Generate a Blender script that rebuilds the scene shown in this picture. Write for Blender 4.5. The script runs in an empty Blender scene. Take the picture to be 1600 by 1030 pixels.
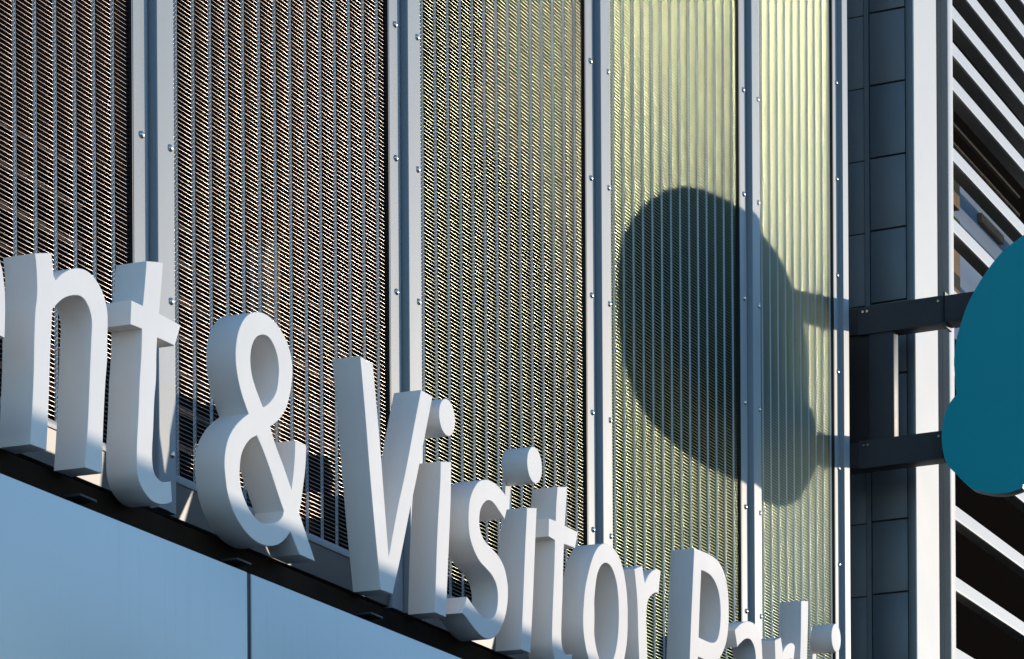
import bpy, bmesh, math, random
from mathutils import Vector, Matrix
random.seed(7)
sc = bpy.context.scene
COL = sc.collection

# ------------------------------------------------------------------ survey of the place
# The facade is one long wall.  t runs along it (away from the viewer), w stands out from it, z is up.
F = 4870.0                       # focal length in photo pixels
ANG = math.atan(2300.0 / F)      # angle between the optical axis and the wall
ROLL = 0.006
DIST = 4.5                       # viewer's distance from the wall plane (m)
PPX, PPY = 800.0, 1985.0 + ROLL * 2300
U = Vector((math.sin(ANG), math.cos(ANG), 0))
N = Vector((math.cos(ANG), -math.sin(ANG), 0))
Z = Vector((0, 0, 1))
ROTZ = math.atan2(U.y, U.x)
EYE = 1.6                        # eye height above the ground; z below is measured from the eye
K1, K2 = 1.734, 0.3407           # sun: metres along and metres up for each metre out from the wall

def P(t, w, z):
    return U * t + N * (w - DIST) + Z * (z + EYE)

# ------------------------------------------------------------------ camera
cam_d = bpy.data.cameras.new('camera'); cam = bpy.data.objects.new('camera', cam_d)
COL.objects.link(cam); sc.camera = cam
cam.location = (0, 0, EYE)
cam.rotation_euler = (Matrix.Rotation(math.pi / 2, 4, 'X') @ Matrix.Rotation(-ROLL, 4, 'Z')).to_euler()
cam_d.sensor_width = 36; cam_d.lens = F / 1600 * 36
cam_d.shift_x = (800 - PPX) / 1600
cam_d.shift_y = (PPY - 515) / 1600
cam_d.clip_start = 0.1; cam_d.clip_end = 2000

# ------------------------------------------------------------------ sky and sun
Sdir = (U * K1 + N + Z * K2).normalized()
world = bpy.data.worlds.new('World'); sc.world = world; world.use_nodes = True
nt = world.node_tree; bg = nt.nodes['Background']
sky = nt.nodes.new('ShaderNodeTexSky'); sky.sky_type = 'NISHITA'; sky.sun_disc = False
sky.sun_elevation = math.asin(Sdir.z); sky.sun_rotation = math.atan2(Sdir.x, Sdir.y)
sky.air_density = 1.0; sky.dust_density = 0.1; sky.ozone_density = 3.3
nt.links.new(sky.outputs[0], bg.inputs[0]); bg.inputs[1].default_value = 0.15
sun_d = bpy.data.lights.new('sun', 'SUN'); sun_d.energy = 2.0; sun_d.angle = math.radians(0.5)
sun_d.color = (0.84, 0.71, 0.57)
sun = bpy.data.objects.new('sun', sun_d); COL.objects.link(sun)
sun.rotation_euler = Sdir.to_track_quat('Z', 'Y').to_euler(); sun.location = P(20, 10, 10)
sc.render.engine = 'CYCLES'
sc.view_settings.view_transform = 'Standard'; sc.view_settings.look = 'None'
sc.view_settings.exposure = 1.18; sc.view_settings.gamma = 1.0

# ------------------------------------------------------------------ helpers
def tag(o, label=None, cat=None, group=None, kind=None):
    if label: o['label'] = label
    if cat: o['category'] = cat
    if group: o['group'] = group
    if kind: o['kind'] = kind
    return o

def thing(name, base, label, cat, group=None):
    o = bpy.data.objects.new(name, None); COL.objects.link(o)
    o.empty_display_size = 0.1
    o.location = P(*base); o.rotation_euler = (0, 0, ROTZ)
    o['base'] = list(base)
    return tag(o, label, cat, group)

class MB:
    """collects geometry in wall coordinates (t, w, z)"""
    def __init__(s): s.v = []; s.f = []
    def box(s, t0, t1, w0, w1, z0, z1):
        i = len(s.v)
        for z in (z0, z1):
            for w in (w0, w1):
                for t in (t0, t1): s.v.append((t, w, z))
        for q in ((0, 1, 3, 2), (4, 6, 7, 5), (0, 4, 5, 1), (2, 3, 7, 6), (0, 2, 6, 4), (1, 5, 7, 3)):
            s.f.append(tuple(i + k for k in q))
        return s
    def prism(s, pts, z0, z1):
        """pts: (t, w) outline extruded vertically"""
        i = len(s.v); n = len(pts)
        for z in (z0, z1):
            for t, w in pts: s.v.append((t, w, z))
        s.f.append(tuple(range(i, i + n))); s.f.append(tuple(range(i + 2 * n - 1, i + n - 1, -1)))
        for k in range(n):
            m = (k + 1) % n; s.f.append((i + k, i + n + k, i + n + m, i + m))
        return s
    def hprism(s, pts, t0, t1):
        """pts: (w, z) outline extruded along the wall"""
        i = len(s.v); n = len(pts)
        for t in (t0, t1):
            for w, z in pts: s.v.append((t, w, z))
        s.f.append(tuple(range(i, i + n))); s.f.append(tuple(range(i + 2 * n - 1, i + n - 1, -1)))
        for k in range(n):
            m = (k + 1) % n; s.f.append((i + k, i + n + k, i + n + m, i + m))
        return s
    def tube(s, path, r, n=6, cap=True, ax=(0, 0, 1)):
        """tube along (t,w,z) points"""
        i0 = len(s.v); L = len(path)
        for j, p in enumerate(path):
            a = Vector(path[max(j - 1, 0)]); b = Vector(path[min(j + 1, L - 1)])
            d = (b - a).normalized(); x = d.cross(Vector(ax))
            if x.length < 1e-4: x = d.cross(Vector((1, 0, 0)))
            x.normalize(); y = d.cross(x)
            for k in range(n):
                an = 2 * math.pi * k / n + 0.3
                s.v.append(tuple(Vector(p) + x * (math.cos(an) * r) + y * (math.sin(an) * r)))
        for j in range(L - 1):
            for k in range(n):
                m = (k + 1) % n
                s.f.append((i0 + j * n + k, i0 + j * n + m, i0 + (j + 1) * n + m, i0 + (j + 1) * n + k))
        if cap:
            s.f.append(tuple(i0 + k for k in range(n - 1, -1, -1))); s.f.append(tuple(i0 + (L - 1) * n + k for k in range(n)))
        return s
    def build(s, name, mat, parent=None, base=None, bevel=0.0, smooth=False, **tags):
        if parent is not None: base = tuple(parent['base']) if 'base' in parent else tuple(base or (0, 0, 0))
        if base is None:
            base = s.v and (min(v[0] for v in s.v), min(v[1] for v in s.v), min(v[2] for v in s.v))
        me = bpy.data.meshes.new(name)
        me.from_pydata([(t - base[0], -(w - base[1]), z - base[2]) for t, w, z in s.v], [], s.f)
        bm = bmesh.new(); bm.from_mesh(me)
        bmesh.ops.recalc_face_normals(bm, faces=bm.faces)
        if bevel:
            es = [e for e in bm.edges if len(e.link_faces) == 2 and e.calc_face_angle(0) > 0.6]
            bmesh.ops.bevel(bm, geom=es, offset=bevel, segments=2, affect='EDGES', profile=0.5)
        bm.to_mesh(me); bm.free()
        if smooth or bevel:
            me.shade_smooth(); me.set_sharp_from_angle(angle=math.radians(35))
        me.materials.append(mat)
        o = bpy.data.objects.new(name, me); COL.objects.link(o)
        if parent is not None:
            o.parent = parent; o['base'] = list(base)
        else:
            o.location = P(*base); o.rotation_euler = (0, 0, ROTZ); o['base'] = list(base)
        return tag(o, **tags)

def copy_part(src, parent, dloc=(0, 0, 0), name=None):
    c = src.copy(); COL.objects.link(c); c.parent = parent
    c.location = Vector(src.location) + Vector(dloc)
    return c

# ------------------------------------------------------------------ materials
def mat(name, col, rough=0.5, metal=0.0, spec=0.5, coat=0.0, noise=0.0, nscale=6.0, stretch=(1, 1, 1), bump=0.0, bscale=60.0, rvar=0.0, dark=None, thresh=None):
    m = bpy.data.materials.new(name); m.use_nodes = True
    t = m.node_tree; b = t.nodes['Principled BSDF']
    b.inputs['Base Color'].default_value = (*col, 1); b.inputs['Roughness'].default_value = rough
    b.inputs['Metallic'].default_value = metal; b.inputs['Specular IOR Level'].default_value = spec
    b.inputs['Coat Weight'].default_value = coat; b.inputs['Coat Roughness'].default_value = 0.15
    tc = t.nodes.new('ShaderNodeTexCoord'); mp = t.nodes.new('ShaderNodeMapping')
    mp.inputs['Scale'].default_value = stretch
    t.links.new(tc.outputs['Object'], mp.inputs['Vector'])
    if noise or rvar:
        nz = t.nodes.new('ShaderNodeTexNoise'); nz.inputs['Scale'].default_value = nscale
        nz.inputs['Detail'].default_value = 6; nz.inputs['Roughness'].default_value = 0.6
        t.links.new(mp.outputs[0], nz.inputs['Vector'])
        mr = t.nodes.new('ShaderNodeMapRange')
        mr.inputs['From Min'].default_value = 0.3 if thresh is None else thresh[0]
        mr.inputs['From Max'].default_value = 0.7 if thresh is None else thresh[1]
        t.links.new(nz.outputs['Fac'], mr.inputs['Value'])
        mx = t.nodes.new('ShaderNodeMix'); mx.data_type = 'RGBA'
        d = dark or tuple(c * (1 - noise) for c in col)
        mx.inputs[6].default_value = (*d, 1); mx.inputs[7].default_value = (*col, 1)
        t.links.new(mr.outputs[0], mx.inputs[0]); t.links.new(mx.outputs[2], b.inputs['Base Color'])
        if rvar:
            m2 = t.nodes.new('ShaderNodeMapRange')
            m2.inputs['To Min'].default_value = rough + rvar; m2.inputs['To Max'].default_value = max(rough - rvar, 0.02)
            t.links.new(nz.outputs['Fac'], m2.inputs['Value']); t.links.new(m2.outputs[0], b.inputs['Roughness'])
    if bump:
        n2 = t.nodes.new('ShaderNodeTexNoise'); n2.inputs['Scale'].default_value = bscale; n2.inputs['Detail'].default_value = 3
        t.links.new(mp.outputs[0], n2.inputs['Vector'])
        bp = t.nodes.new('ShaderNodeBump'); bp.inputs['Strength'].default_value = bump; bp.inputs['Distance'].default_value = 0.002
        t.links.new(n2.outputs['Fac'], bp.inputs['Height']); t.links.new(bp.outputs[0], b.inputs['Normal'])
    return m

M = {}
M['letter'] = mat('white_letter_paint', (0.80, 0.795, 0.785), 0.5, 0.0, 0.05, 0.0, noise=0.07, nscale=3, bump=0.08, bscale=9, rvar=0.05)
M['frame'] = mat('satin_aluminium', (0.285, 0.33, 0.365), 0.45, 0.0, 0.16, noise=0.07, nscale=5, stretch=(1, 1, 0.15), rvar=0.06)
M['sill'] = mat('dark_polished_sill', (0.13, 0.135, 0.14), 0.48, 0.5, 0.3, noise=0.1, nscale=4)
M['rod'] = mat('steel_rod', (0.33, 0.31, 0.25), 0.17, 0.92, 0.5)
M['chain'] = mat('steel_chain', (0.47, 0.54, 0.60), 0.55, 0.1, 0.1)
M['bolt'] = mat('stainless_bolt', (0.6, 0.58, 0.55), 0.25, 1.0)
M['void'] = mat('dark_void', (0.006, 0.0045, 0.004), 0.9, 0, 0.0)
M['recess'] = mat('dark_flashing', (0.007, 0.0065, 0.007), 0.8, 0, 0.05, noise=0.5, nscale=3, dark=(0.03, 0.018, 0.01))
M['slate'] = mat('slate_blue_cladding', (0.13, 0.175, 0.205), 0.42, 0.2, 0.5, noise=0.12, nscale=2.5, rvar=0.05)
M['slate2'] = mat('slate_blue_cladding', (0.115, 0.162, 0.197), 0.38, 0.2, 0.5, noise=0.16, nscale=3.5, rvar=0.05)
M['slate3'] = mat('slate_blue_cladding', (0.142, 0.182, 0.21), 0.46, 0.2, 0.5, noise=0.14, nscale=1.8, rvar=0.05)
M['steelwork'] = mat('painted_steelwork', (0.042, 0.048, 0.060), 0.5, 0.0, 0.2, noise=0.35, nscale=14, dark=(0.055, 0.056, 0.06), rvar=0.06)
M['white'] = mat('white_powder_coat', (0.66, 0.66, 0.655), 0.5, 0.0, 0.05, noise=0.04, nscale=2, rvar=0.04)
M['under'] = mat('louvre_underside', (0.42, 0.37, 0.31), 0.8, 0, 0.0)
M['batten'] = mat('weathered_batten', (0.13, 0.10, 0.085), 0.9, 0, 0.0, noise=0.3, nscale=8)
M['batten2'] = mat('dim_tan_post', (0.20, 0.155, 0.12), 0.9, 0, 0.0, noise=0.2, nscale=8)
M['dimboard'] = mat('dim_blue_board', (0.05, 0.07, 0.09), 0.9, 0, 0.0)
RODM = [mat('steel_rod', c, 0.21, 0.9, 0.4) for c in ((0.115, 0.099, 0.094), (0.108, 0.093, 0.084), (0.10, 0.111, 0.071), (0.255, 0.32, 0.195), (0.52, 0.61, 0.42))]  # glow of the right-hand panels partly painted in as lighter, yellow-green rods
M['teal'] = mat('teal_sign_paint', (0.0, 0.37, 0.46), 0.4, 0.0, 0.3, noise=0.03, nscale=3)
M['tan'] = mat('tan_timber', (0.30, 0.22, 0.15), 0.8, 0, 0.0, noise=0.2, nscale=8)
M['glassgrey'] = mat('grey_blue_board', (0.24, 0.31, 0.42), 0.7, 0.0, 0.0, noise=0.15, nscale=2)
M['ground'] = mat('asphalt', (0.06, 0.066, 0.076), 0.85, noise=0.3, nscale=1.5)
M['concrete'] = mat('pale_render', (0.32, 0.30, 0.27), 0.8, noise=0.15, nscale=1)
M['seal_and_shade'] = mat('black_seal_and_shade', (0.01, 0.01, 0.012), 0.5)  # black for joints and backings, also for shade painted in as solid pieces

def fascia_mat():
    m = mat('pale_blue_fascia', (0.60, 0.67, 0.685), 0.4, 0.1, 0.4, noise=0.0)
    t = m.node_tree; b = t.nodes['Principled BSDF']
    tc = t.nodes.new('ShaderNodeTexCoord')
    # vertical run-off streaks: stretched noise, fading downwards from the top edge
    mp = t.nodes.new('ShaderNodeMapping'); mp.inputs['Scale'].default_value = (24, 1, 0.8)
    nz = t.nodes.new('ShaderNodeTexNoise'); nz.inputs['Scale'].default_value = 1.6; nz.inputs['Detail'].default_value = 8
    nz.inputs['Roughness'].default_value = 0.7
    t.links.new(tc.outputs['Object'], mp.inputs[0]); t.links.new(mp.outputs[0], nz.inputs['Vector'])
    mr = t.nodes.new('ShaderNodeMapRange'); mr.inputs['From Min'].default_value = 0.55; mr.inputs['From Max'].default_value = 0.95
    t.links.new(nz.outputs['Fac'], mr.inputs['Value'])
    n2 = t.nodes.new('ShaderNodeTexNoise'); n2.inputs['Scale'].default_value = 1.3; n2.inputs['Detail'].default_value = 3
    t.links.new(tc.outputs['Object'], n2.inputs['Vector'])
    mu = t.nodes.new('ShaderNodeMath'); mu.operation = 'MULTIPLY'
    t.links.new(mr.outputs[0], mu.inputs[0]); t.links.new(n2.outputs['Fac'], mu.inputs[1])
    mx = t.nodes.new('ShaderNodeMix'); mx.data_type = 'RGBA'
    mx.inputs[6].default_value = (0.60, 0.67, 0.685, 1); mx.inputs[7].default_value = (0.5, 0.52, 0.5, 1)
    t.links.new(mu.outputs[0], mx.inputs[0]); t.links.new(mx.outputs[2], b.inputs['Base Color'])
    m2 = t.nodes.new('ShaderNodeMapRange'); m2.inputs['To Min'].default_value = 0.42; m2.inputs['To Max'].default_value = 0.6
    t.links.new(mu.outputs[0], m2.inputs['Value']); t.links.new(m2.outputs[0], b.inputs['Roughness'])
    return m
M['fascia'] = fascia_mat()

# ------------------------------------------------------------------ ground and surroundings
g = bpy.data.meshes.new('ground'); g.from_pydata([(-900, -900, 0), (900, -900, 0), (900, 900, 0), (-900, 900, 0)], [], [(0, 1, 2, 3)])
g.materials.append(M['ground']); go = bpy.data.objects.new('ground', g); COL.objects.link(go); tag(go, kind='structure')
ZG = -EYE                       # ground in wall heights

ZTOP = 7.3
TA = [7.178, 8.679, 10.204, 11.734, 12.869]      # left edge of each stile pair
WM = -0.012                                         # plane of the woven mesh
ZB = 2.225                                          # bottom of the mesh

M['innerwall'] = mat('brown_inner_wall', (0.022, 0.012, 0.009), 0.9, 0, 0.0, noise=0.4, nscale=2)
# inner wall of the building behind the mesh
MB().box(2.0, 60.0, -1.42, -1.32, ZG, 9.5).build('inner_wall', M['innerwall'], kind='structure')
MB().box(3.5, 13.07, -0.92, -0.90, 1.2, 2.30).build('lower_wall', M['recess'], kind='structure')
MB().box(3.5, 12.95, -0.9, -0.03, 2.095, 2.107).build('soffit', M['recess'], kind='structure')

MB().box(2.0, 13.04, -1.31, -0.051, ZTOP, ZTOP + 0.05).build('sun_block_slab', M['void'], kind='structure')  # added on top to keep the sun off the inner wall
MB().box(12.99, 13.01, -1.31, -0.51, 1.2, ZTOP - 0.001).build('sun_block_end', M['void'], kind='structure')  # added across the end to stop sun reaching the inner wall

# ------------------------------------------------------------------ mesh screens
PITCH = 0.0123; CP = 0.0923
def rods_mesh(width, chain_ts, z0, z1, name):
    m = MB(); nrod = int((z1 - z0) / PITCH)
    for k in range(nrod):
        z = z0 + (k + 0.5) * PITCH
        j = random.uniform(-0.0003, 0.0003)
        path = [(0.0, WM, z + j)]
        xs = [0.0] + chain_ts + [width]
        for i in range(len(xs) - 1):
            a, b = xs[i], xs[i + 1]
            off = (k + i) % 2 == 0
            if i > 0:
                path.append((a + 0.0045, WM - 0.0038, z + (0.0032 if off else 0.0)))
                path.append((a + 0.0070, WM, z + (0.0028 if off else 0.0)))
                path.append((a + 0.0090, WM, z + (0.0022 if off else 0.0)))
                path.append((a + 0.016, WM, z + (0.0004 if off else 0.0)))
                path.append((a + 0.020, WM, z))
            path.append((b - 0.0090, WM, z))
            path.append((b - 0.0070, WM, z))
            if i < len(xs) - 2: path.append((b - 0.0045, WM - 0.0038, z))
            else: path.append((b, WM, z))
        m.tube(path, 0.0021, n=5, cap=False)
    return m
def chain_mesh(z0, z1):
    m = MB(); n = int((z1 - z0) / PITCH)
    for k in range(n):
        for s in (0, 1):
            zc = z0 + (k + 0.5 * s + 0.3) * PITCH; tc = -0.0033 if s == 0 else 0.0033
            i0 = len(m.v); N1, N2 = 8, 4; a, b, r = 0.0038, 0.0076, 0.0014
            for p in range(N1):
                an = 2 * math.pi * p / N1; ca, sa = math.cos(an), math.sin(an)
                for q in range(N2):
                    bn = 2 * math.pi * q / N2
                    rr = 1 + 0.0
                    m.v.append((tc + (a + r * math.cos(bn)) * ca, WM + 0.0008 + r * 0.9 * math.sin(bn) + 0.0008 * sa * (1 if s else -1), zc + (b + r * math.cos(bn)) * sa))
            for p in range(N1):
                for q in range(N2):
                    p2, q2 = (p + 1) % N1, (q + 1) % N2
                    m.f.append((i0 + p * N2 + q, i0 + p2 * N2 + q, i0 + p2 * N2 + q2, i0 + p * N2 + q2))
    return m
def dome_bolt(t, w, z):
    m = MB(); i0 = 0; n = 12; rings = [(0.0105, 0), (0.0105, 0.0015), (0.0085, 0.0045), (0.0048, 0.0066)]
    for r, h in rings:
        for k in range(n):
            an = 2 * math.pi * k / n; m.v.append((t + r * math.cos(an), w + h, z + r * math.sin(an)))
    for j in range(len(rings) - 1):
        for k in range(n):
            k2 = (k + 1) % n; m.f.append((j * n + k, j * n + k2, (j + 1) * n + k2, (j + 1) * n + k))
    m.v.append((t, w + 0.0072, z)); c = len(m.v) - 1; j = len(rings) - 1
    for k in range(n): m.f.append((j * n + k, j * n + (k + 1) % n, c))
    return m
# panels: (left edge of its left stile, left edge of its right stile, label)
PAN = [(TA[0] - 1.523 + 0.09, TA[0], 'screen panel of woven steel mesh at the far left, behind the letters e and n'),
       (TA[0] + 0.09, TA[1], 'woven steel mesh screen panel behind the ampersand, second from the left'),
       (TA[1] + 0.09, TA[2], 'woven steel mesh screen panel in the middle, behind the s, i and t of Visitor'),
       (TA[2] + 0.09, TA[3], 'woven steel mesh screen panel holding most of the large round shadow, above the letter P'),
       (TA[3] + 0.09, TA[4], 'narrowest and brightest woven mesh screen panel, beside the dark blue recess')]
chain_me = None; rods_me = {}; bolt_me = None
for ip, (tl, tr, lab) in enumerate(PAN):
    base = (tl, 0, ZB)
    root = thing('mesh_panel', base, lab, 'screen panel', 'framed woven mesh panels of the facade')
    x0 = tl + 0.088; x1 = tr + 0.003
    # left stile stands 20 mm proud, with a small fold down to a bolting flange
    left = MB().prism([(tl, -0.03), (tl, 0.0175), (tl + 0.0025, 0.02), (tl + 0.054, 0.02), (tl + 0.0565, 0.017), (tl + 0.092, 0.017), (tl + 0.092, -0.03)], 2.108, ZTOP)
    left.build('left_stile', M['frame'], root)
    right = MB().prism([(tr, -0.03), (tr, -0.002), (tr + 0.002, 0.0), (tr + 0.070, 0.0), (tr + 0.0875, -0.006), (tr + 0.0875, -0.03)], 2.108, ZTOP)
    right.build('right_stile', M['frame'], root)
    MB().box(tr - 0.004, tr - 0.0005, -0.03, -0.001, ZB + 0.001, ZTOP).build('shade_strip', M['seal_and_shade'], root)  # black strip painting in the deep shade on the stile's side
    MB().box(tl + 0.0925, tr - 0.0005, -0.03, 0.004, 2.203, ZB).build('bottom_rail', M['frame'], root, bevel=0.0015)
    MB().hprism([(-0.03, 2.2025), (0.0, 2.2025), (-0.012, 2.112), (-0.05, 2.108)], tl + 0.0925, tr - 0.0005).build('sill_face', M['sill'], root)
    width = x1 - x0; n = int(round(width / CP)); off = {0: 0.0, 1: 0.055}.get(ip, 0.05)
    first = {0: 6.63 - CP * 11, 1: 7.415, 2: 8.928, 3: 10.475, 4: 12.012}[ip] - x0
    cts = []
    c = first
    while c < width - 0.02:
        if c > 0.01: cts.append(c)
        c += CP
    key = (round(width, 2), round(first, 2))
    rm = rods_mesh(width, cts, ZB, ZTOP, 'wire_rods')
    o = rm.build('wire_rods', RODM[ip], base=(0, 0, ZB)); o['kind'] = 'stuff'
    o.parent = root; o.location = (x0 - tl, 0, 0); o.rotation_euler = (0, 0, 0)
    o.data.shade_smooth()
    for c in cts:
        if chain_me is None:
            co = chain_mesh(ZB, ZTOP).build('link_chain', M['chain'], base=(0, 0, ZB)); chain_me = co.data; chain_me.shade_smooth()
            bpy.data.objects.remove(co)
        co = bpy.data.objects.new('link_chain', chain_me); COL.objects.link(co); co.parent = root
        co.location = (x0 - tl + c, 0, 0)
    for k in range(-2, 9):
        zb = 3.1085 + 0.4205 * k
        for tt, ww in ((tr + 0.042, 0.0), (tl + 0.072, 0.017)):
            if bolt_me is None:
                bo = dome_bolt(0, 0, 0).build('bolt', M['bolt'], base=(0, 0, 0)); bolt_me = bo.data; bolt_me.shade_smooth(); bpy.data.objects.remove(bo)
            if ip == 0 and tt < 7: continue
            bo = bpy.data.objects.new('bolt', bolt_me); COL.objects.link(bo); bo.parent = root
            bo.location = (tt - tl, -ww, zb - ZB)
# end post after the last panel
ep = MB().prism([(TA[4] + 0.066, -0.05), (TA[4] + 0.066, 0.018), (TA[4] + 0.068, 0.02), (TA[4] + 0.135, 0.02), (TA[4] + 0.138, 0.018), (TA[4] + 0.138, -0.5), (TA[4] + 0.10, -0.5), (TA[4] + 0.10, -0.05)], 1.0, ZTOP)
# (the last right stile overlaps this post only behind its own face)
ep.build('end_post', M['frame'], label='plain pale metal end post closing the mesh screens beside the blue recess', cat='post')

# timber battens and a partition seen through the mesh
bt = thing('batten_rack', (6.0, -0.36, 2.115), 'rack of thin brown battens seen dimly through the left mesh panels', 'batten rack')
for k in range(9):
    z = 3.155 - k * 0.1095
    for t0, t1 in ((6.6, 7.46), (7.95, 8.35), (8.62, 9.05)):
        if t1 < 9 or k < 5: MB().box(t0, t1, -0.375, -0.35, z - 0.018, z).build('batten', M['batten'], bt)

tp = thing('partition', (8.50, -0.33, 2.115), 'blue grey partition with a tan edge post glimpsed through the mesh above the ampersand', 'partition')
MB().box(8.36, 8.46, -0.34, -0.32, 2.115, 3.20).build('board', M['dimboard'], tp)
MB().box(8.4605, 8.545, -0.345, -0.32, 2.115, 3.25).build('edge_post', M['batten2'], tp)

# ------------------------------------------------------------------ fascia of the canopy below the letters
WF = 0.45; ZF = 1.832
fz = thing('canopy_fascia', (5.2, WF, 1.2), 'long pale blue panelled fascia running below the white letters', 'fascia')
fb = [3.8, 5.39, 7.010, 8.63, 10.25, 11.87, 13.4]
for i in range(len(fb) - 1):
    o = MB().box(fb[i] + 0.011, fb[i + 1] - 0.011, WF - 0.03, WF, 1.15, ZF).build('fascia_panel', M['fascia'], fz, bevel=0.003)
MB().box(3.8, 13.4, WF - 0.06, WF - 0.032, 1.16, ZF - 0.004).build('backing', M['seal_and_shade'], fz)
for tj in fb[1:-1]:
    MB().box(tj - 0.0105, tj + 0.0105, WF - 0.0315, WF - 0.004, 1.15, ZF - 0.001).build('joint_seal', M['seal_and_shade'], fz)
MB().box(3.8, 13.4, WF - 0.10, WF - 0.036, ZF - 0.012, ZF + 0.003).build('top_trim', M['tan'], fz)
MB().box(3.8, 13.4, 0.0, WF - 0.1, 1.70, 1.74).build('gutter_floor', M['recess'], fz)

# sign rail hidden under the letters
rl = thing('sign_rail', (5.2, 0.30, 1.86), 'dark steel rail carrying the letters above the fascia', 'rail')
MB().box(4.0, 12.9, 0.02, 0.28, 1.885, 1.90).build('shelf_plate', M['recess'], rl)
MB().box(4.0, 12.9, 0.255, 0.30, 1.84, 1.8845).build('rail_tube', M['recess'], rl)
for k in range(9):
    t = 5.62 + k * 0.75
    MB().box(t, t + 0.075, 0.30, 0.35, 1.900, 1.906).build('fixing_tab', M['steelwork'], rl, bevel=0.001)
MB().box(4.0, 12.9, 0.27, 0.30, 1.885, 1.955).build('angle_iron', M['recess'], rl)

# ------------------------------------------------------------------ letters
WL = 0.405; ZL0 = 1.955; TILT = math.radians(1.2)
UPL = Z * math.cos(TILT) + N * math.sin(TILT)
NL = N * math.cos(TILT) - Z * math.sin(TILT)
PL0 = P(0, WL, ZL0)
EYEV = Vector((0, 0, EYE))
def ray(px, py):
    dx, dy = px - PPX, py - PPY
    x = dx * math.cos(ROLL) - dy * math.sin(ROLL); y = dx * math.sin(ROLL) + dy * math.cos(ROLL)
    return Vector((x / F, 1, -y / F))
def letter_sv(px, py):
    d = ray(px, py); k = (PL0 - EYEV).dot(NL) / d.dot(NL)
    q = EYEV + d * k - PL0
    return q.dot(U), q.dot(UPL)
def T(pts, ox=0, oy=0, s=1.0): return [(ox + x / s, oy + y / s) for x, y in pts]
def smooth(pts, sub=5, corner=28):
    n = len(pts); V = [Vector(p) for p in pts]; out = []
    def is_c(i):
        a = V[i] - V[i - 1]; b = V[(i + 1) % n] - V[i]
        if a.length < 1e-9 or b.length < 1e-9: return False
        return math.degrees(a.angle(b)) > corner
    cs = [is_c(i) for i in range(n)]
    for i in range(n):
        p1, p2 = V[i], V[(i + 1) % n]
        L = (p2 - p1).length
        p0 = V[i - 1] if not cs[i] else p1 - (p2 - p1)
        p3 = V[(i + 2) % n] if not cs[(i + 1) % n] else p2 + (p2 - p1)
        # centripetal-like tangents scaled to this span
        l0 = max((p1 - p0).length, 1e-6); l2 = max((p3 - p2).length, 1e-6)
        m1 = ((p1 - p0) / l0 + (p2 - p1) / L); m1 = m1 / 2 * L
        m2 = ((p3 - p2) / l2 + (p2 - p1) / L); m2 = m2 / 2 * L
        if cs[i] : m1 = (p2 - p1)
        if cs[(i + 1) % n]: m2 = (p2 - p1)
        steps = sub if L > 0.004 else 2
        for k in range(steps):
            h = k / steps
            q = p1 * (2 * h**3 - 3 * h**2 + 1) + m1 * (h**3 - 2 * h**2 + h) + p2 * (-2 * h**3 + 3 * h**2) + m2 * (h**3 - h**2)
            out.append((q.x, q.y))
    return out
def solid(name, loops, depth, material, back=0.0, bev=0.0018):
    """loops of (s, v) -> mesh lying in the x/z plane, front face at y = 0, thickness running to +y"""
    cu = bpy.data.curves.new(name, 'CURVE'); cu.dimensions = '2D'; cu.fill_mode = 'BOTH'
    for lp in loops:
        sp = cu.splines.new('POLY'); sp.points.add(len(lp) - 1)
        for i, (x, y) in enumerate(lp): sp.points[i].co = (x, y, 0, 1)
        sp.use_cyclic_u = True
    cu.extrude = depth / 2 - bev; cu.bevel_depth = bev; cu.bevel_resolution = 1; cu.offset = -bev
    ob = bpy.data.objects.new(name, cu); COL.objects.link(ob)
    dg = bpy.context.evaluated_depsgraph_get()
    me = bpy.data.meshes.new_from_object(ob.evaluated_get(dg))
    bpy.data.objects.remove(ob); bpy.data.curves.remove(cu)
    me.name = name
    me.transform(Matrix.Rotation(math.pi / 2, 4, 'X')); me.transform(Matrix.Translation((0, depth / 2 + back, 0)))
    bm = bmesh.new(); bm.from_mesh(me); bmesh.ops.remove_doubles(bm, verts=bm.verts, dist=1e-5)
    bmesh.ops.recalc_face_normals(bm, faces=bm.faces); bm.to_mesh(me); bm.free()
    me.materials.clear(); me.materials.append(material)
    me.shade_smooth(); me.set_sharp_from_angle(angle=math.radians(32))
    for p in me.polygons:
        if abs(p.normal.y) > 0.97: p.use_smooth = False
    return me
LD = 0.089
def circ(pts):
    q = [letter_sv(*p) for p in pts]
    xs = [a for a, b in q]; ys = [b for a, b in q]
    cx, cy = (min(xs) + max(xs)) / 2, (min(ys) + max(ys)) / 2
    r = ((max(xs) - min(xs)) + (max(ys) - min(ys))) / 4
    return [(cx + r * math.cos(2 * math.pi * k / 48), cy + r * math.sin(2 * math.pi * k / 48)) for k in range(48)], (cx, cy, r)
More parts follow.
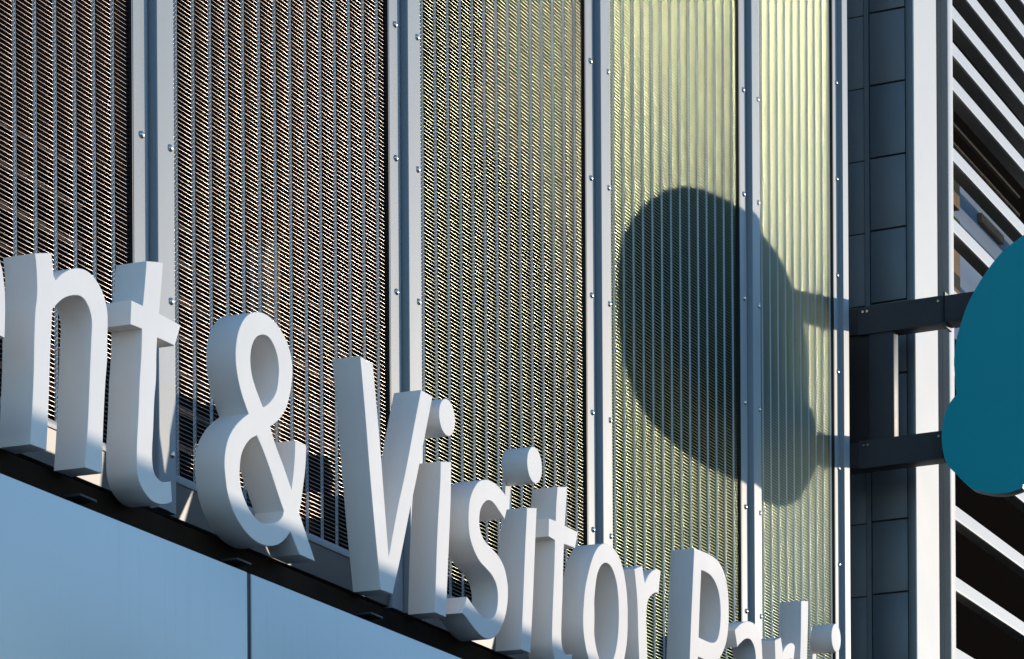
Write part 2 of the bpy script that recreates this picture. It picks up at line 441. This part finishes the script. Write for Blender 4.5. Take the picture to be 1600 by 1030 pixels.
def letter(label, outer, holes=(), dot=None, group='raised white letters above the fascia', corner=28):
    L = [[letter_sv(*p) for p in outer]] + [[letter_sv(*p) for p in h] for h in holes]
    s0 = min(a for a, b in L[0]); v0 = min(b for a, b in L[0])
    loops = [[(a - s0, b - v0) for a, b in smooth(l, corner=corner)] for l in L]
    base = (s0, WL + v0 * math.sin(TILT), ZL0 + v0 * math.cos(TILT))
    def place(o):
        o.location = P(*base)
        o.rotation_euler = (Matrix.Rotation(ROTZ, 4, 'Z') @ Matrix.Rotation(TILT, 4, 'X')).to_euler()
    if dot is None:
        o = bpy.data.objects.new('sign_letter', solid('sign_letter', loops, LD, M['letter'])); COL.objects.link(o)
        place(o); tag(o, label, 'letter', group)
        # two short stand-off posts back to the screen
        return o
    root = bpy.data.objects.new('sign_letter', None); COL.objects.link(root); place(root); root.empty_display_size = 0.1
    tag(root, label, 'letter', group)
    st = bpy.data.objects.new('stem', solid('stem', loops, LD, M['letter'])); COL.objects.link(st); st.parent = root
    c, (cx, cy, r) = circ(dot)
    c = [(a - s0, b - v0) for a, b in c]
    d = bpy.data.objects.new('dot', solid('dot', [c], LD, M['letter'])); COL.objects.link(d); d.parent = root
    # flat strap joining dot and stem at the back
    ytop = max(b for a, b in loops[0]); cx -= s0; cy -= v0
    b = solid('strap', [[(cx - 0.022, ytop - 0.06), (cx + 0.022, ytop - 0.06), (cx + 0.022, cy), (cx - 0.022, cy)]], 0.012, M['letter'], back=LD + 0.001, bev=0.001)
    bo = bpy.data.objects.new('strap', b); COL.objects.link(bo); bo.parent = root
    return root

A_ = (0, 380, 5.722); B_ = (0, 560, 5.722); C_ = (150, 390, 4.907); D_ = (150, 590, 4.907)
E_ = (300, 480, 5.15); F_ = (300, 680, 4.905); G_ = (510, 540, 4.905); H_ = (530, 740, 4.905)
I_ = (620, 700, 5.722); J_ = (620, 850, 5.722); K_ = (770, 690, 6.06); L_ = (770, 860, 6.06)
N_ = (870, 840, 5.42); Q_ = (1030, 840, 5.42); S_ = (1130, 920, 9.364); X_ = (1220, 920, 9.364)

letter('white letter e at the far left edge, only its curved right side showing',
  [(-48,330),(-20,342),(-6,372),(0,408),(3.5,420),(6,438),(7.9,455),(8.4,478),(8.2,502),(7.3,528),(-68,490),(-66,530),(-55,570),(-38,595),(-20,605),(-6,603),(-4,640),(-24,645),(-50,630),(-72,595),(-88,540),(-94,470),(-90,400),(-75,350)],
  [[(-48,372),(-32,385),(-22,415),(-18,450),(-17,486),(-68,455),(-64,408)]])
letter('white letter n with a bent left stem, left of the tall narrow t',
  T([(310,90),(460,85),(468,150),(475,210),(480,290),(497,330),(540,285),(590,250),(640,230),(700,223),(760,238),(820,280),(870,345),(915,430),(945,520),(962,620),(965,730),(962,850),(960,1030)], *A_)
  + T([(945,200),(925,600),(912,1030),(760,975),(785,560),(803,100)], *B_)
  + T([(815,850),(820,700),(812,640),(795,580),(760,510),(720,475),(675,465),(620,472),(560,500),(510,545),(470,590),(465,700),(450,1000)], *A_)
  + T([(445,150),(435,430),(428,600),(417,822),(270,768),(285,480),(300,100)], *B_)
  + T([(305,850),(315,600),(328,480),(330,370),(325,240),(318,150)], *A_))
letter('white letter t left of the ampersand, its foot curling to the right',
  T([(387,88),(515,97),(505,250),(485,490),(650,580),(605,738),(470,675),(465,800),(461,1010)], *C_)
  + T([(450,150),(440,400),(432,560),(433,640),(440,700),(450,735),(475,775),(505,798),(535,805),(575,797),(585,952),(545,968),(490,970),(430,945),(380,890),(345,830),(320,750),(312,660),(312,540),(325,250),(335,0)], *D_)
  + T([(345,830),(352,608),(262,573),(270,388),(358,430),(370,300)], *C_))
letter('large white ampersand standing between t and V',
  T([(525,38),(590,55),(660,110),(720,190),(770,290),(800,400),(810,500),(805,600),(790,700),(760,810),(720,880),(680,925),(630,962),(650,1030)], *E_)
  + T([(640,70),(700,230),(762,412),(775,300),(785,180),(790,40),(878,82),(870,250),(850,420),(835,530),(822,595),(870,740),(945,968),(825,915),(755,740),(725,785),(690,820),(640,845),(590,850),(530,835),(460,790),(400,725),(340,630),(300,540),(270,430),(255,320),(248,220),(255,120),(280,20)], *F_)
  + T([(345,960),(400,900),(455,858),(430,790),(400,700),(375,600),(358,500),(350,400),(355,290),(375,190),(410,110),(460,55)], *E_),
  [T([(565,222),(615,240),(655,300),(685,390),(697,480),(695,570),(680,670),(650,735),(610,780),(573,805),(545,735),(510,640),(485,550),(472,450),(475,360),(495,280),(525,238)], *E_),
   T([(497,3),(550,130),(610,300),(665,470),(703,580),(695,615),(665,655),(620,675),(570,682),(520,665),(475,620),(430,550),(390,450),(370,350),(368,250),(380,150),(410,80),(450,30)], *F_)], corner=33)
letter('white capital letter V, the widest letter in the middle of the sign',
  T([(258,78),(357,145),(385,450),(420,850)], *G_) + T([(335,50),(380,630),(450,250),(505,0)], *H_)
  + T([(665,650),(725,340),(815,388),(755,700),(690,1030)], *G_)
  + T([(545,270),(480,600),(410,925),(318,890),(275,450),(235,0)], *H_) + T([(295,500)], *G_), corner=12)
DOT1 = T([(905,398),(940,412),(970,470),(985,560),(983,630),(965,685),(940,702),(910,690),(885,640),(868,570),(866,490),(880,425)], *G_)
letter('white letter i directly right of the capital V, dot touching the arm of the V',
  T([(392,120),(488,126),(485,400),(460,1030)], *I_) + T([(440,655),(340,612),(358,0)], *J_) + T([(370,600),(388,300)], *I_), dot=DOT1, corner=12)
letter('white letter s between the two letters i',
  T([(800,283),(850,298),(910,345),(960,405),(1003,470),(965,638),(920,570),(880,510),(845,475),(810,470),(775,500),(750,550),(740,620),(742,700),(765,790),(810,860),(880,930)], *I_)
  + T([(930,140),(965,220),(985,310),(995,400),(992,520),(970,650),(935,750),(890,820),(830,853),(775,835),(720,785),(660,710),(620,655),(583,617),(628,472),(680,545),(720,600),(760,645),(800,670),(840,668),(875,640),(895,580),(903,500),(900,420),(885,350),(850,280),(800,220),(745,160),(710,100),(680,30)], *J_)
  + T([(652,790),(640,640),(650,480),(665,420),(690,360),(735,300)], *I_), corner=40)
DOT2 = T([(398,48),(430,62),(452,110),(463,180),(464,250),(455,320),(435,380),(408,407),(380,395),(352,340),(335,270),(328,200),(333,130),(355,75),(375,55)], *K_)
letter('white letter i after the s, with its big round dot clear against the mesh',
  T([(323,625),(417,630),(400,1030)], *K_) + T([(380,500),(357,975),(267,938),(285,500)], *L_) + T([(310,900),(318,750)], *K_), dot=DOT2, corner=12)
letter('white letter t between the second i and the letter o',
  T([(612,428),(705,428),(695,600),(683,795),(807,858),(780,1010),(675,970)], *K_)
  + T([(668,150),(662,400),(652,700),(650,800),(655,890),(670,950),(690,980),(715,990),(750,985),(757,1120),(720,1140),(680,1140),(630,1110),(595,1050),(575,980),(562,900),(560,800),(565,600),(580,200)], *L_)
  + T([(588,935),(527,897),(530,727),(595,750),(600,600)], *K_))
letter('white letter o right of the second t',
  T([(400,50),(450,65),(500,115),(540,190),(570,300),(590,430),(600,560),(602,700),(598,850),(585,960),(565,1060),(535,1150),(495,1215),(450,1240),(400,1225),(350,1190),(305,1120),(270,1030),(245,930),(228,820),(222,700),(228,560),(240,430),(262,320),(290,210),(325,120),(360,70)], *N_),
  [T([(412,215),(450,235),(480,290),(505,380),(520,500),(524,620),(522,760),(515,850),(500,950),(478,1030),(450,1080),(420,1090),(385,1065),(355,1010),(335,930),(322,850),(317,760),(318,640),(320,520),(328,420),(345,310),(375,240)], *N_)])
letter('white letter r between the o and the capital P',
  T([(657,265),(725,238),(731,290),(747,385),(762,345),(790,300),(820,275),(850,270),(880,290),(870,380),(862,480),(845,468),(820,475),(795,495),(775,530),(765,580),(760,650),(762,800),(767,1030),(772,1365),(703,1335),(697,1030),(690,850),(685,650),(680,520),(670,400)], *N_))
letter('white capital letter P cut by the lower edge of the picture',
  T([(297,88),(420,140),(490,190),(540,270),(570,370),(585,480),(590,600),(588,720),(580,820),(565,900),(540,970),(505,1030),(460,1060),(420,1048),(330,1010),(322,1300),(312,1620),(240,1590),(258,1030),(270,700),(285,350)], *Q_),
  [T([(357,275),(400,295),(440,325),(475,380),(500,450),(515,540),(520,640),(516,740),(505,820),(490,865),(470,885),(445,890),(400,875),(335,845),(345,560)], *Q_)])
letter('white letter a after the capital P, only its arched top showing',
  T([(168,605),(200,570),(250,520),(300,490),(360,475),(410,485),(460,515),(510,570),(545,650),(560,740),(568,850),(572,950),(578,1030),(582,1300),(587,1800),(592,2330),(500,2300),(490,2160),(430,2250),(360,2280),(290,2250),(210,2180),(155,2050),(135,1900),(145,1720),(190,1560),(270,1450),(380,1380),(478,1345),(480,1180),(478,1030),(470,930),(455,850),(430,790),(400,745),(355,730),(310,745),(270,780),(230,820),(207,855)], *S_),
  [T([(480,1500),(400,1540),(320,1600),(265,1700),(245,1820),(255,1950),(300,2050),(360,2090),(420,2060),(480,1990)], *S_)])
letter('white letter r of the last word, small curved arm beside the tall k',
  T([(-88,755),(2,712),(14,790),(30,930),(60,860),(100,815),(145,792),(185,802),(208,845),(198,950),(188,1045),(150,1025),(110,1055),(82,1120),(70,1250),(68,1800),(68,2470),(-60,2420),(-70,1500),(-78,1100)], *X_))
letter('white letter k, its tall stem rising beside the last dot',
  T([(298,178),(403,180),(400,400),(390,800),(385,1030),(383,1700),(560,1200),(680,1230),(500,1800),(700,2750),(580,2710),(430,1960),(383,2080),(383,2660),(270,2610),(275,1800),(283,1030),(290,800),(296,400)], *X_), corner=12)
DOT3 = T([(805,512),(835,530),(862,590),(878,680),(879,770),(868,860),(840,925),(815,930),(785,900),(758,830),(742,740),(742,650),(755,570),(778,525)], *X_)
letter('white letter i at the end of the sign, only its round dot in view',
  [(1284,1058),(1298,1060),(1296,1235),(1281,1226)], dot=DOT3, corner=12)

# ------------------------------------------------------------------ projecting teal sign
TS = 13.284
def on_t(px, py, t):
    d = ray(px, py); k = t / d.dot(U); q = d * k
    return q.dot(N) + DIST, q.z
def on_w(px, py, w):
    d = ray(px, py); k = (w - DIST) / d.dot(N); q = d * k
    return q.dot(U), q.z
vis = [(1592.7,373),(1565.5,395),(1543.7,422),(1524.7,452),(1511,479),(1503,502),(1494.4,533),(1491,564),(1492.5,590),(1494.4,617),(1485,629.5),(1475.7,651),(1472,676),(1473,701),(1480.4,726),(1494.4,741),(1505,752),(1519,764),(1539,769.5),(1556,771.5),(1578,769.5),(1598,763)]
shd = [(1194,776),(1151,750),(1125,738),(1098,725),(1072,708),(1039,678),(1018,655),(1000,621),(988,590),(979,552),(973,505),(972,460),(974,415),(981,376),(992,353),(1010,330),(1027,314),(1048,302),(1074,296.5),(1097,298),(1121,306.6),(1150,321)]
out = [on_t(x, y, TS - 0.03) for x, y in vis]
for x, y in shd:
    t, z = on_w(x, y, -0.01); w = (TS - t) / K1; out.append((w, z + K2 * w))
pts = smooth(out, sub=5, corner=38)
ts_root = thing('projecting_sign', (TS, 0.6, 3.4), 'large teal cloud shaped projecting sign cut by the right edge of the picture', 'sign')
me = solid('sign_face', [[(w - 0.6, z - 3.4) for w, z in pts]], 0.004, M['teal'], bev=0.0005)
def cross_wall(me, t_front):
    # stands across the wall: outline x -> out from wall, thickness -> along the wall
    me.transform(Matrix(((0, 1, 0, t_front - TS), (-1, 0, 0, 0), (0, 0, 1, 0), (0, 0, 0, 1))))
cross_wall(me, TS - 0.034)
o = bpy.data.objects.new('sign_face', me); COL.objects.link(o); o.parent = ts_root
me = solid('sign_body', [[(w - 0.6, z - 3.4) for w, z in pts]], 0.066, M['slate'], bev=0.003)
cross_wall(me, TS - 0.0295)
o = bpy.data.objects.new('sign_body', me); COL.objects.link(o); o.parent = ts_root

br = thing('sign_bracket', (TS, 0, 3.6), 'dark steel ladder bracket holding the teal sign to the wall', 'bracket')
def channel(w0, w1, z0, z1, t0=TS, t1=TS + 0.10):
    return MB().box(t0, t1, w0, w1, z0, z1)
channel(-0.12, 0.86, 4.229, 4.349, TS + 0.037, TS + 0.137).build('beam', M['steelwork'], br, bevel=0.004)
channel(-0.12, 0.80, 3.630, 3.745, TS + 0.037, TS + 0.137).build('beam', M['steelwork'], br, bevel=0.004)
channel(0.002, 0.120, 3.7455, 4.2285, TS + 0.040, TS + 0.104).build('post', M['steelwork'], br, bevel=0.003)
MB().box(TS + 0.05, TS + 0.20, -0.13, 0.0, 3.746, 4.228).build('shade_block', M['seal_and_shade'], br)  # black box painting in the dark shade behind the bracket
for z0 in (4.225, 3.626):
    MB().box(TS + 0.033, TS + 0.036, -0.045, 0.345, z0, z0 + 0.124).build('cover_plate', M['steelwork'], br)
    MB().prism([(TS + 0.037, 0.3505), (TS + 0.137, 0.3505), (TS + 0.137, 0.3605), (TS + 0.037, 0.3605)], z0 - 0.012, z0 + 0.14).build('flange', M['steelwork'], br)
    for bw in (-0.02, 0.0, 0.33):
        MB().tube([(TS + 0.026, bw, z0 + 0.10), (TS + 0.034, bw, z0 + 0.10)], 0.006, 8, ax=(0, 0, 1)).build('bolt', M['bolt'], br)

# ------------------------------------------------------------------ recess, columns and louvred bay on the right
TR = 13.63
rc = thing('clad_return', (TR, 0, 2.0), 'dark blue clad return wall of stacked panels beside the mesh', 'wall')
jz = [5.791 - 0.333 * k for k in range(-5, 14)]
MB().box(TR + 0.012, TR + 0.03, -0.6, 0.118, 1.0, ZTOP).build('backing', M['seal_and_shade'], rc)
for i in range(len(jz) - 1):
    z1, z0 = jz[i], jz[i + 1]
    MB().box(TR, TR + 0.0115, -0.088, 0.080, z0 + 0.004, z1 - 0.004).build('cladding_panel', M[random.choice(('slate', 'slate2', 'slate3'))], rc, bevel=0.002)
    MB().box(TR + 0.004, TR + 0.0115, -0.30, -0.118, z0 - 0.002, z1 - 0.006).build('cladding_panel', M[random.choice(('slate', 'slate2', 'slate3'))], rc, bevel=0.002)
MB().box(TR - 0.004, TR + 0.010, -0.114, -0.092, 1.0, ZTOP).build('groove_trim', M['slate'], rc)
MB().box(TR - 0.003, TR + 0.0115, 0.084, 0.118, 1.0, ZTOP).build('edge_trim', M['slate'], rc, bevel=0.002)
cp = MB().prism([(TR - 0.003, 0.1185), (TR - 0.003, 0.122), (TR - 0.001, 0.124), (TR + 0.335, 0.124), (TR + 0.342, 0.118), (TR + 0.342, 0.09), (TR + 0.35, -0.2), (TR + 0.032, -0.2), (TR + 0.032, 0.1185)], 1.0, ZTOP)
cp.build('corner_pier', M['white'], label='bright white vertical pier between the dark blue recess and the louvres', cat='pier')
TL = 14.144
lv = thing('louvre_bay', (TL, 0.0, 2.0), 'bay of slanting white louvre blades at the right edge of the picture', 'louvres')
MB().box(TL, TL + 0.004, -0.35, 0.1205, 1.0, ZTOP).build('side_plate', M['slate'], lv)
MB().box(TL - 0.003, TL - 0.0005, 0.078, 0.09, 1.0, ZTOP).build('side_trim', M['slate'], lv)
MB().box(TL + 0.0045, TL + 0.079, 0.085, 0.124, 1.0, ZTOP).build('jamb', M['white'], lv, bevel=0.002)
TE = 17.6
sl = [6.98, 6.81, 6.64, 6.465, 6.295, 6.12, 5.949, 5.775, 5.61, 5.275, 4.938, 4.599, 4.26, 3.92, 3.58, 3.243, 2.905, 2.567, 2.23]
for k, z in enumerate(sl):
    m = MB().hprism([(0.112, z), (0.122, z), (0.122, z + 0.010), (0.113, z + 0.073), (0.106, z + 0.073)], TL + 0.0795, TE)
    b = m.build('louvre_blade', M['white'], lv)
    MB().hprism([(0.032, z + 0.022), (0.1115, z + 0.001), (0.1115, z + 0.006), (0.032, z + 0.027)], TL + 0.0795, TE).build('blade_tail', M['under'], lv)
MB().box(TL + 0.0795, 40.0, -1.3, -1.25, 0.0, 5.5).build('shade_sheet', M['void'], lv)  # near-black sheet stands in for the unlit depth behind the blades
# opening behind the louvres
op = thing('inner_opening', (15.6, -0.33, 4.9), 'grey blue inner wall with tan battens seen between the louvres above the teal sign', 'inner wall')
MB().box(15.6, 17.3, -0.36, -0.335, 4.9, 5.83).build('board', M['glassgrey'], op)
MB().box(15.60, 15.712, -0.33, -0.30, 5.56, 5.79).build('side_post', M['tan'], op)
MB().box(15.60, 15.712, -0.33, -0.30, 4.95, 5.50).build('side_post', M['tan'], op)
MB().box(16.14, 16.56, -0.334, -0.31, 5.637, 5.682).build('tan_panel', M['tan'], op)
for z in (5.871, 5.974):
    MB().box(15.5, 16.84, -0.32, -0.30, z, z + 0.014).build('batten', M['tan'], op)
MB().box(14.24, 30.0, -1.2, -1.15, 5.58, 9.4).build('shade_sheet', M['void'], op)  # near-black sheet painting the upper interior as unlit

# unseen wall added out of view: its top edge shades the foot of the sign
ze = 1.885 + K2 * 2.8
MB().box(9.2, 24.0, 2.8, 3.1, ZG, ze).build('shade_wall', M['concrete'], label='unseen pale wall added out of view to shade the foot of the sign', cat='wall')
